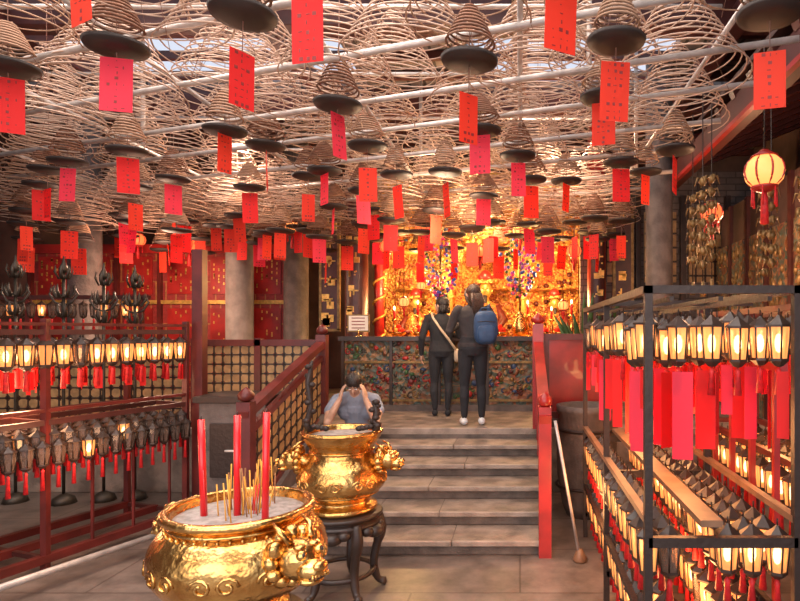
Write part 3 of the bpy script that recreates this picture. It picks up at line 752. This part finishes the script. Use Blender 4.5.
def big_coil(seed):
    b=MB(); Rb=.48; turns=14; H=.72; N=turns*30; pts=[]
    for i in range(N+1):
        t=i/N; a=2*pi*turns*t; r=0.03+(Rb-.03)*t
        pts.append((r*math.cos(a),r*math.sin(a),-0.1-H*t))
    b.tube(pts,0.0055,'coil',4); b.tube([(0,0,0.3),(0,0,-.1)],0.003,'string',3)
    for k in range(4):
        a=k*pi/2; b.tube([(0,0,-.1),(Rb*math.cos(a),Rb*math.sin(a),-.1-H)],0.002,'string',3)
    return b.mesh('large_incense_coil')
BC=big_coil(1)
hi=[(-5.0+i*1.3+(j%2)*.6,5.0+j*1.3+rr.uniform(-.1,.1),4.74+rr.uniform(-.06,.06)) for j in range(3) for i in range(5)]
hi+=[(-3.6,3.2,4.35),(-2.9,4.15,4.3),(-1.85,3.75,4.35),(-0.72,3.85,4.4),(0.12,3.9,4.3),(-1.75,4.6,4.3),(-4.0,4.9,4.35),(0.15,4.75,4.35),(-2.0,3.0,4.3),(1.1,4.0,4.35)]
for p in hi:
    o=bpy.data.objects.new('large_incense_coil',BC); o.location=p; o.rotation_euler=(0,0,rr.uniform(0,6))
    scene.collection.objects.link(o)

# ---------------------------------------------------------------- urns
def lion_handle(b,c,ang,s=1.0):
    rot=Matrix.Rotation(ang,3,'Z'); c=Vector(c)
    def P(x,y,z): return c+rot@(Vector((x,y,z))*s)
    def S(p,r,e=1): b.sph(P(*p),tuple(q*s for q in r),'brass',12,8,rot=rot)
    S((0.02,0,0),(0.075,0.07,0.07)); S((0.085,0,-0.02),(0.05,0.052,0.035)); S((0.08,0,-0.055),(0.04,0.045,0.018))
    S((0.125,0,-0.003),(0.018,0.028,0.016))
    for sy in(-1,1):
        S((0.075,sy*0.033,0.03),(0.018,0.018,0.018)); S((0.0,sy*0.07,0.045),(0.02,0.03,0.03))
        b.tube([P(0.03,sy*0.04,0.06),P(0.0,sy*0.06,0.1),P(-0.04,sy*0.055,0.12)],[0.014*s,0.01*s,0.004*s],'brass',6)
        S((0.06,sy*0.028,0.052),(0.02,0.022,0.01))
        b.sph(P(0.088,sy*0.036,0.034),0.007*s,'ink',6,5)
    b.sph(P(0.112,0,-0.04),(0.02*s,0.035*s,0.008*s),'ink',8,6,rot=rot)
    for k in range(12):
        a=2*pi*k/12; S((-0.02,0.08*math.cos(a),0.08*math.sin(a)),(0.03,0.025,0.025))
    for k in range(6): S((0.125,-0.03+0.012*k,-0.035),(0.006,0.005,0.009))
    b.tube([P(-0.12,0,-0.02),P(-0.04,0,-0.01),P(0.02,0,0)],[0.05*s,0.055*s,0.05*s],'brass',8)
def relief(b,rad,z0,z1,n,seed):
    for i in range(n):
        a=2*pi*i/n; z=(z0+z1)/2; 
        for sgn in(1,-1):
            pts=[]
            for t in np.linspace(0,2*pi*1.3,14):
                r0=0.042*(1-t/11); aa=a+sgn*(0.045+r0*math.cos(t))/rad(z); zz=z+r0*math.sin(t)*.9
                pts.append(((rad(zz)+.001)*math.cos(aa),(rad(zz)+.001)*math.sin(aa),zz))
            b.tube(pts,0.007,'brass',5)
prof=[(0.13,0.0),(0.17,0.02),(0.19,0.05),(0.155,0.08),(0.2,0.11),(0.29,0.17),(0.335,0.25),(0.33,0.33),(0.29,0.385),(0.262,0.405),(0.262,0.425),(0.285,0.44),(0.292,0.455),(0.285,0.468),(0.262,0.468),(0.255,0.44),(0.245,0.40)]
def radf(profile):
    def f(z):
        for (r0,z0),(r1,z1) in zip(profile[3:11],profile[4:12]):
            if z0<=z<=z1: return r0+(r1-r0)*(z-z0)/(z1-z0)+0.002
        return 0.33
    return f
def smoothprof(p,k=4):
    out=[]
    for i in range(len(p)-1):
        p0=p[max(i-1,0)];p1=p[i];p2=p[i+1];p3=p[min(i+2,len(p)-1)]
        for j in range(k):
            t=j/k
            out.append(tuple(0.5*((2*p1[q])+(-p0[q]+p2[q])*t+(2*p0[q]-5*p1[q]+4*p2[q]-p3[q])*t*t+(-p0[q]+3*p1[q]-3*p2[q]+p3[q])*t**3) for q in(0,1)))
    out.append(p[-1]); return out
e=empty('brass_incense_urn',(-1.155,2.4,0.62))
b=MB(); b.lathe(smoothprof(prof),(0,0,0),'brass',64,close=False)
relief(b,radf(prof),0.2,0.32,9,1)
for k in range(40):
    a=2*pi*k/40; b.sph((0.272*math.cos(a),0.272*math.sin(a),0.40),0.0085,'brass',6,5)
b.tube([(0.262*math.cos(a),0.262*math.sin(a),0.415) for a in np.linspace(0,2*pi,49)[:-1]],0.009,'brass',6,closed=True)
lion_handle(b,(0.345*math.cos(-.55),0.345*math.sin(-.55),0.32),-.55,1.15); lion_handle(b,(0.345*math.cos(pi-.35),0.345*math.sin(pi-.35),0.34),pi-.35,1.0)
b.build('bowl',parent=e)
b=MB(); b.lathe([(0,0.43),(0.15,0.437),(0.25,0.43),(0.25,0.41)],(0,0,0),'ash',40); b.build('ash',parent=e)
b=MB()
for (x,y,h,tx,ty) in[(-0.125,-0.05,0.385,-.012,0),(0.0,-0.03,0.40,.0,0),(0.14,-0.09,0.42,.006,0)]:
    b.tube([(x,y,0.42),(x+tx,y+ty,0.44+h)],0.0135,'candle',12)
    b.tube([(x+tx,y+ty,0.44+h),(x+tx,y+ty,0.455+h)],0.003,'ink',4)
b.build('red_candles',parent=e)
b=MB(); rr=random.Random(9)
for i in range(46):
    x=rr.gauss(0,0.06); y=rr.gauss(0,0.07); h=rr.uniform(.06,.2)
    b.tube([(x,y,0.42),(x+rr.uniform(-.02,.02),y+rr.uniform(-.02,.02),0.44+h)],0.0028,rr.choice(['stick','stickdk','candle','stick']),5)
b.build('incense_sticks',parent=e)
def stand(name,loc,r,h):
    b=MB()
    b.lathe([(r*.9,h-.09),(r,h-.08),(r,h-.06),(r*.86,h-.05),(r*.86,h-.035),(r*1.02,h-.03),(r*1.04,h-.01),(r,h)],(0,0,0),'wood',40)
    for k in range(5):
        a=2*pi*k/5+.35; c,s_=math.cos(a),math.sin(a)
        pr=[(r*.92,h-.05),(r*1.0,h-.14),(r*.9,h*.55),(r*.8,h*.3),(r*.9,h*.1),(r*1.05,0.03),(r*1.02,0.015)]
        b.tube([(q*c,q*s_,z) for q,z in smoothprof(pr,3)],[0.035]*3+[0.04]*3+[0.03]*6+[0.024]*3+[0.03]*4,'wood',8)
        a2=a+pi/5; b.sph((r*.93*math.cos(a2),r*.93*math.sin(a2),h-.12),(0.07,0.07,0.045),'wood',10,7)
        for t in(-.3,.3): b.sph((r*.93*math.cos(a2+t),r*.93*math.sin(a2+t),h-.105),(0.05,0.05,0.035),'wood',8,6)
    b.tube([(r*.8*math.cos(a),r*.8*math.sin(a),h*.25) for a in np.linspace(0,2*pi,33)[:-1]],0.018,'wood',6,closed=True)
    b.build(name,loc)
stand('carved_urn_stand',(-1.155,2.4,0),0.25,0.62); stand('carved_urn_stand.001',(-1.24,4.05,0),0.265,0.56)
e=empty('brass_incense_urn.001',(-1.24,4.05,0.56))
p2=[(0.2,0),(0.235,0.015),(0.235,0.04),(0.2,0.06),(0.19,0.085),(0.235,0.12),(0.29,0.18),(0.30,0.24),(0.275,0.31),(0.235,0.36),(0.215,0.40),(0.215,0.44),(0.24,0.48),(0.262,0.515),(0.27,0.545),(0.265,0.56),(0.24,0.56),(0.23,0.54),(0.22,0.5)]
b=MB(); b.lathe(smoothprof(p2),(0,0,0),'brass',56,close=False); relief(b,lambda z:0.297,0.19,0.25,8,2)
for z,r in((0.42,0.215),(0.135,0.245),(0.545,0.268)): b.tube([(r*math.cos(a),r*math.sin(a),z) for a in np.linspace(0,2*pi,49)[:-1]],0.01,'brass',6,closed=True)
lion_handle(b,(0.31*math.cos(-.15),0.31*math.sin(-.15),0.36),-.15,1.0); lion_handle(b,(0.31*math.cos(pi+.15),0.31*math.sin(pi+.15),0.36),pi+.15,1.0)
b.build('bowl',parent=e)
b=MB(); b.lathe([(0,0.53),(0.1,0.535),(0.23,0.525),(0.23,0.5)],(0,0,0),'ash',36); b.build('ash',parent=e)
b=MB()
for sx,hh in((-1,0.5),(1,0.22)):
    pts=[(sx*0.23,0.0,0.54),(sx*0.25,0,0.6),(sx*0.22,0,0.54+hh*.35),(sx*0.24,0,0.54+hh*.7),(sx*0.21,0,0.54+hh)]
    b.tube(pts,[0.024,0.026,0.018,0.024,0.008],'dark',8)
    for k in range(8):
        t=k/8; b.sph((sx*(0.23+0.02*math.sin(k*2.2)),0.01*math.cos(k*3),0.56+hh*t),(0.028,0.022,0.02),'dark',8,6)
    for k in range(4):
        b.sph((sx*(0.2-0.028*k),0,0.58-0.005*k),(0.026,0.02,0.02),'dark',8,6)
b.build('cast_dragon_ears',parent=e)

# ---------------------------------------------------------------- people
def build_person(name,loc,rz,parts,headinfo,hands,vox=0.0075):
    b=MB(); segs=[]
    for kind,data,label in parts:
        if kind=='t':
            pts=[Vector(p) for p,_ in data]; rad=[r for _,r in data]
            b.tube(pts,rad,'skin',14)
            for p,r in data: b.sph(p,r,'skin',12,8)
            for i in range(len(pts)-1): segs.append((pts[i],pts[i+1],rad[i],rad[i+1],label))
        elif kind=='l':
            vs=[];sg=24
            for p,rx,ry in data:
                for k in range(sg):
                    a=2*pi*k/sg; vs.append(Vector(p)+Vector((rx*math.cos(a),ry*math.sin(a),0)))
            fs=[]
            for i in range(len(data)-1):
                for k in range(sg):
                    l=(k+1)%sg; fs.append((i*sg+k,i*sg+l,(i+1)*sg+l,(i+1)*sg+k))
            fs.append(tuple(range(sg-1,-1,-1))); fs.append(tuple((len(data)-1)*sg+k for k in range(sg)))
            b.add(vs,fs,'skin')
            for i in range(len(data)-1):
                segs.append((Vector(data[i][0]),Vector(data[i+1][0]),data[i][1]*.8,data[i+1][1]*.8,label))
    hc,hrot,hs=headinfo; hc=Vector(hc)
    def HP(x,y,z): return hc+hrot@(Vector((x,y,z))*hs)
    def hs_(p,r): b.sph(HP(*p),tuple(q*hs for q in r),'skin',16,12,rot=hrot)
    hs_((0,-0.01,0.025),(0.074,0.092,0.085)); hs_((0,0.022,-0.03),(0.058,0.065,0.078)); hs_((0,0.062,-0.082),(0.025,0.022,0.02))
    hs_((0,0.095,-0.018),(0.012,0.018,0.022)); hs_((0,0.105,-0.03),(0.016,0.012,0.01))
    for sx in(-1,1): hs_((sx*0.076,-0.005,-0.01),(0.009,0.02,0.032)); hs_((sx*0.035,0.06,-0.025),(0.022,0.02,0.02))
    segs.append((HP(0,-0.02,0.03),HP(0,0.05,-0.07),0.085*hs,0.06*hs,'skin'))
    for (w,d,nrm,lat,curl) in hands:
        w=Vector(w); d=Vector(d).normalized(); nrm=Vector(nrm); nrm=(nrm-d*nrm.dot(d)).normalized(); lat=d.cross(nrm)*lat
        segs.append((w,w+d*0.17,0.03,0.03,'skin'))
        for i,(o,ln_) in enumerate([(0.03,0.068),(0.01,0.076),(-0.01,0.071),(-0.029,0.056)]):
            k=w+d*0.085+lat*o
            b.tube([w+lat*o*.6,w+d*.045+lat*o*.95,k],[0.017,0.016,0.012],'skin',8); b.sph(k,0.012,'skin',8,6)
            a=0; p=k; pts=[p]
            for sgm in range(3):
                a+=curl*(0.7+0.15*i*.5); dd=d*math.cos(a)+nrm*math.sin(a); p=p+dd*ln_*(0.45,0.32,0.23)[sgm]; pts.append(p)
            b.tube(pts,[0.0105,0.0098,0.009,0.0078],'skin',8); b.sph(pts[-1],0.0078,'skin',8,6)
        t0=w+d*0.025+lat*0.028; t1=t0+d*0.03+lat*0.03+nrm*0.01; t2=t1+d*0.03+lat*0.012+nrm*0.012; t3=t2+d*0.022+nrm*0.008
        b.tube([t0,t1,t2,t3],[0.015,0.0125,0.011,0.008],'skin',8); b.sph(t3,0.008,'skin',8,6)
    tmp=b.build(name+'_tmp')
    rm=tmp.modifiers.new('r','REMESH'); rm.mode='VOXEL'; rm.voxel_size=vox; rm.use_smooth_shade=True
    sm=tmp.modifiers.new('s','SMOOTH'); sm.iterations=3; sm.factor=0.5
    dg=bpy.context.evaluated_depsgraph_get(); dg.update()
    me=bpy.data.meshes.new_from_object(tmp.evaluated_get(dg)); me.name=name
    bpy.data.objects.remove(tmp)
    labels=[]
    for s_ in segs:
        if s_[4] not in labels: labels.append(s_[4])
    me.materials.clear()
    for l in labels: me.materials.append(M[l])
    nf=len(me.polygons); C=np.zeros(nf*3); me.polygons.foreach_get('center',C); C=C.reshape(-1,3)
    best=np.full(nf,1e9); idx=np.zeros(nf,int)
    for p0,p1,r0,r1,l in segs:
        a=np.array(p0);d=np.array(p1)-a; L2=max(d@d,1e-9)
        t=np.clip(((C-a)@d)/L2,0,1); dist=np.linalg.norm(C-(a+t[:,None]*d),axis=1)-(r0+(r1-r0)*t)
        mk=dist<best; best[mk]=dist[mk]; idx[mk]=labels.index(l)
    me.polygons.foreach_set('material_index',idx.tolist()); me.polygons.foreach_set('use_smooth',[True]*nf); me.update()
    root=empty(name,loc,rz)
    ob=bpy.data.objects.new('body',me); scene.collection.objects.link(ob); ob.parent=root
    f=MB()
    for sx in(-1,1):
        f.sph(HP(sx*0.03,0.078,0.004),(0.013*hs,0.008*hs,0.008*hs),'white',8,6,rot=hrot); f.sph(HP(sx*0.03,0.085,0.004),0.0055*hs,'ink',6,5)
        f.tube([HP(sx*0.015,0.086,0.024),HP(sx*0.032,0.085,0.028),HP(sx*0.05,0.074,0.022)],0.0035*hs,'hair',5)
    f.sph(HP(0,0.083,-0.056),(0.022*hs,0.008*hs,0.007*hs),'lip',8,5,rot=hrot)
    f.build('face',parent=root)
    return root,HP

def legs(knee_fwd=0.02,ankx=0.10,lab='black',shoe='white'):
    out=[]
    for sx in(-1,1):
        out.append(('t',[((sx*0.085,0,0.84),0.092),((sx*0.09,0.01,0.62),0.074),((sx*0.095,knee_fwd,0.45),0.054),((sx*0.098,-0.01,0.33),0.055),((sx*ankx,-0.01,0.12),0.038)],lab))
        out.append(('t',[((sx*ankx,-0.02,0.05),0.042),((sx*(ankx+.005),0.06,0.045),0.04),((sx*(ankx+.015),0.14,0.035),0.035)],shoe))
    return out
def torso(lab,labl):
    return [('l',[((0,0,0.80),0.15,0.105),((0,-0.01,0.88),0.172,0.125),((0,0,0.96),0.16,0.115)],labl),
            ('l',[((0,0,0.92),0.165,0.118),((0,0,1.02),0.145,0.105),((0,0.005,1.14),0.16,0.115),((0,0,1.24),0.175,0.118),((0,-0.005,1.31),0.165,0.1),((0,-0.01,1.36),0.11,0.075),((0,-0.01,1.385),0.06,0.06)],lab),
            ('t',[((0,-0.005,1.38),0.05),((0,0.005,1.44),0.047)],'skin')]
parts=legs(ankx=0.1)+torso('jacket','black')
for sx,el,wr in((-1,(-0.27,0.03,1.08),(-0.12,0.24,1.17)),(1,(0.26,0.05,1.07),(0.12,0.25,1.12))):
    parts.append(('t',[((sx*0.165,-0.005,1.32),0.062),((sx*0.2,0,1.27),0.058),(el,0.047),(tuple((np.array(el)*.4+np.array(wr)*.6)),0.042),(wr,0.034)],'jacket'))
hr=Matrix.Rotation(0.35,3,'Z')@Matrix.Rotation(-0.05,3,'X')
root,HP=build_person('woman_with_backpack',(-0.54,6.66,PZ),0.15,parts,((0,0.015,1.5),hr,1.0),
    [((-0.12,0.24,1.17),(0.5,0.8,0.3),(0.5,0.2,-1),1,0.4),((0.12,0.25,1.12),(-0.5,0.8,0.3),(-0.5,0.2,-1),-1,0.4)])
b=MB()
b.sph(HP(0,-0.022,0.035),(0.086,0.098,0.09),'hair2',18,14,rot=hr); b.sph(HP(0,-0.055,-0.02),(0.078,0.065,0.085),'hair2',14,10,rot=hr)
for k in range(11):
    a=(k-5)/5; p0=HP(a*0.05,-0.1,0.0)
    b.tube([p0,HP(a*0.06,-0.125,-0.08),HP(a*0.055,-0.13,-0.16),HP(a*0.04,-0.12,-0.24-0.02*(k%3))],[0.022,0.024,0.02,0.006],'hair2',7)
for sx in(-1,1): b.tube([HP(sx*0.06,0.05,0.075),HP(sx*0.082,0.02,0.0),HP(sx*0.078,-0.02,-0.07),HP(sx*0.06,-0.07,-0.14)],[0.014,0.02,0.02,0.014],'hair2',7)
b.build('hair',parent=root)
b=MB()
b.sph((0.13,-0.17,1.12),(0.135,0.095,0.19),'blue',24,16,e=0.6); b.sph((0.13,-0.255,1.05),(0.1,0.04,0.1),'blue',16,10,e=0.6)
b.tube([(0.06,-0.17,1.30),(0.09,-0.17,1.34),(0.16,-0.17,1.34),(0.19,-0.17,1.30)],0.009,'blue',6)
b.tube([(0.03,-0.265,1.18),(0.13,-0.272,1.19),(0.23,-0.265,1.18)],0.004,'dark',4)
b.tube([(0.16,-0.12,1.3),(0.18,-0.06,1.385),(0.17,0.06,1.36),(0.15,0.13,1.22),(0.17,0.08,1.05),(0.18,-0.1,0.97)],0.016,'blue',6,flat=.5)
b.build('backpack',parent=root)
b=MB()
b.lathe([(0.172,0.90),(0.178,0.91),(0.172,0.95)],(0,0,0),'jacket',24,close=False)
hem=b.build('jacket_hem',parent=root); hem.scale=(1,0.74,1)
parts=legs(ankx=0.085,shoe='black')+torso('black','black')
el=(-0.26,-0.03,1.06);wr=(-0.27,0.05,0.84)
parts.append(('t',[((-0.165,-0.005,1.32),0.062),((-0.2,0,1.27),0.058),(el,0.046),((-0.268,0.01,.95),0.042),(wr,0.034)],'black'))
el=(0.25,0.06,1.08);wr=(0.13,0.26,1.1)
parts.append(('t',[((0.165,-0.005,1.32),0.062),((0.2,0,1.27),0.058),(el,0.046),((0.2,0.16,1.09),0.042),(wr,0.034)],'black'))
hr=Matrix.Rotation(0.9,3,'Z')
root,HP=build_person('woman_with_shoulder_bag',(-1.0,7.38,PZ),0.1,parts,((0,0.015,1.5),hr,1.0),
    [((-0.27,0.05,0.84),(0,0.25,-1),(1,0,0),-1,0.3),((0.13,0.26,1.1),(-0.6,0.8,0.1),(-0.3,0,-1),-1,0.4)])
b=MB()
b.sph(HP(0,-0.024,0.03),(0.088,0.1,0.094),'hair',18,14,rot=hr); b.sph(HP(0,-0.05,-0.03),(0.082,0.068,0.085),'hair',14,10,rot=hr)
for k in range(12):
    a=2*pi*k/12; b.sph(HP(0.075*math.cos(a),-0.04+0.06*math.sin(a)*.8-.01,-0.05-0.02*(k%2)),(0.022,0.022,0.045),'hair',8,6)
b.build('hair',parent=root)
b=MB()
b.tube([(-0.09,0.06,1.38),(-0.13,0,1.395),(-0.11,-0.085,1.33),(0.0,-0.135,1.17),(0.1,-0.135,1.04),(0.18,-0.08,0.92),(0.2,0.0,0.88)],0.016,'beige',6,flat=.5)
b.sph((0.215,0.03,0.82),(0.05,0.11,0.09),'beige',16,10,e=0.6)
b.build('shoulder_bag',parent=root)
root.scale=(0.94,0.94,0.94)
# seated man
parts=[]
parts.append(('l',[((0,0.02,0.03),0.16,0.13),((0,0,0.12),0.165,0.13),((0,-0.03,0.2),0.15,0.12)],'jeans'))
parts.append(('t',[((0,-0.02,0.14),0.13),((0,-0.06,0.28),0.135),((0,-0.11,0.40),0.14),((0,-0.15,0.475),0.11)],'tee'))
parts.append(('t',[((-0.09,-0.10,0.36),0.115),((0.09,-0.10,0.36),0.115)],'tee'))
parts.append(('t',[((-0.17,-0.15,0.47),0.075),((0,-0.15,0.50),0.09),((0.17,-0.15,0.47),0.075)],'tee'))
parts.append(('t',[((0,-0.18,0.53),0.055),((0,-0.23,0.59),0.05)],'skin'))
for sx in(-1,1):
    parts.append(('t',[((sx*0.09,0,0.09),0.1),((sx*0.12,-0.25,0.14),0.085),((sx*0.15,-0.48,0.18),0.062),((sx*0.15,-0.56,0.05),0.058),((sx*0.15,-0.66,-0.14),0.042)],'jeans'))
    parts.append(('t',[((sx*0.15,-0.66,-0.195),0.042),((sx*0.155,-0.75,-0.2),0.04),((sx*0.165,-0.83,-0.208),0.034)],'white'))
    parts.append(('t',[((sx*0.19,-0.15,0.47),0.07),((sx*0.25,-0.24,0.37),0.06)],'tee'))
    parts.append(('t',[((sx*0.25,-0.24,0.37),0.046),((sx*0.24,-0.39,0.27),0.042),((sx*0.19,-0.38,0.38),0.038),((sx*0.13,-0.34,0.50),0.027)],'skin'))
hr=Matrix.Rotation(pi,3,'Z')@Matrix.Rotation(-0.75,3,'X')
root,HP=build_person('seated_man',(-1.76,6.3,0.608),0.12,parts,((0,-0.27,0.65),hr,1.0),
    [((-0.13,-0.34,0.50),(0.2,0.12,1),(0.9,0.3,0),1,0.25),((0.13,-0.34,0.50),(-0.2,0.12,1),(-0.9,0.3,0),-1,0.25)])
b=MB(); b.sph(HP(0,-0.020,0.036),(0.086,0.1,0.088),'hair',18,14,rot=hr); b.sph(HP(0,-0.05,-0.025),(0.076,0.06,0.07),'hair',14,10,rot=hr)
b.build('hair',parent=root)
# ---------------------------------------------------------------- lights
def area(name,loc,rot,sx,sy,p,col):
    l=bpy.data.lights.new(name,'AREA'); l.shape='RECTANGLE'; l.size=sx; l.size_y=sy; l.energy=p; l.color=col
    o=bpy.data.objects.new(name,l); o.location=loc; o.rotation_euler=rot; scene.collection.objects.link(o)
def point(name,loc,p,col,r=0.15):
    l=bpy.data.lights.new(name,'POINT'); l.energy=p; l.color=col; l.shadow_soft_size=r
    o=bpy.data.objects.new(name,l); o.location=loc; scene.collection.objects.link(o)
area('skylight_lamp',(-1.8,2.6,5.2),(0,0,0),5.5,5.0,520,(1.0,0.85,0.74))
area('front_fill',(-1.5,-2.2,2.8),(math.radians(78),0,0),7,3.5,190,(1.0,0.84,0.75))  # fill light added behind the camera to keep the red tags bright
point('altar_lamp',(-0.6,8.3,3.6),140,(1.0,0.62,0.28)); point('altar_lamp.001',(-1.7,9.3,2.6),85,(1.0,0.56,0.2)); point('altar_lamp.002',(0.5,9.3,2.6),85,(1.0,0.56,0.2)); point('altar_lamp.003',(-0.6,9.4,3.2),45,(1.0,0.6,0.25))
point('hall_fill',(-5.0,7.8,2.6),70,(1.0,0.6,0.4)); point('hall_fill.001',(-0.9,6.6,3.0),65,(1.0,0.66,0.4)); point('hall_fill.002',(-3.4,7.0,3.95),75,(1.0,0.72,0.54)); point('hall_fill.003',(0.6,6.9,3.95),65,(1.0,0.70,0.48))  # added fill points that brighten the hall, no fixtures at these spots
point('rack_glow',(0.9,3.3,1.25),13,(1.0,0.42,0.14)); point('rack_glow.001',(0.9,4.5,1.25),15,(1.0,0.42,0.14)); point('rack_glow.002',(1.9,4.3,1.4),22,(1.0,0.42,0.14)); point('rack_glow.003',(0.9,3.2,0.3),14,(1.0,0.42,0.14)); point('rack_glow.007',(0.45,4.2,0.6),10,(1.0,0.42,0.14))
point('rack_glow.004',(-3.9,4.4,1.35),24,(1.0,0.5,0.25)); point('rack_glow.005',(2.3,5.8,2.8),40,(1.0,0.5,0.25)); point('rack_glow.006',(-3.2,4.2,0.9),9,(1.0,0.5,0.25))

w=bpy.data.worlds.new('World'); scene.world=w; w.use_nodes=True
w.node_tree.nodes['Background'].inputs[0].default_value=(0.78,0.84,1.0,1); w.node_tree.nodes['Background'].inputs[1].default_value=0.65
# ---------------------------------------------------------------- camera
cam=bpy.data.cameras.new('camera'); cam.sensor_width=36; cam.lens=26.1; cam.shift_x=-0.15; cam.shift_y=31.5/800
co=bpy.data.objects.new('camera',cam); co.location=(0,0,1.8); co.rotation_euler=(pi/2,0,0); scene.collection.objects.link(co)
scene.camera=co
try:
    scene.view_settings.view_transform='Standard'; scene.view_settings.look='None'; scene.view_settings.exposure=0.55; scene.view_settings.gamma=1.05
except Exception as ex: print(ex)
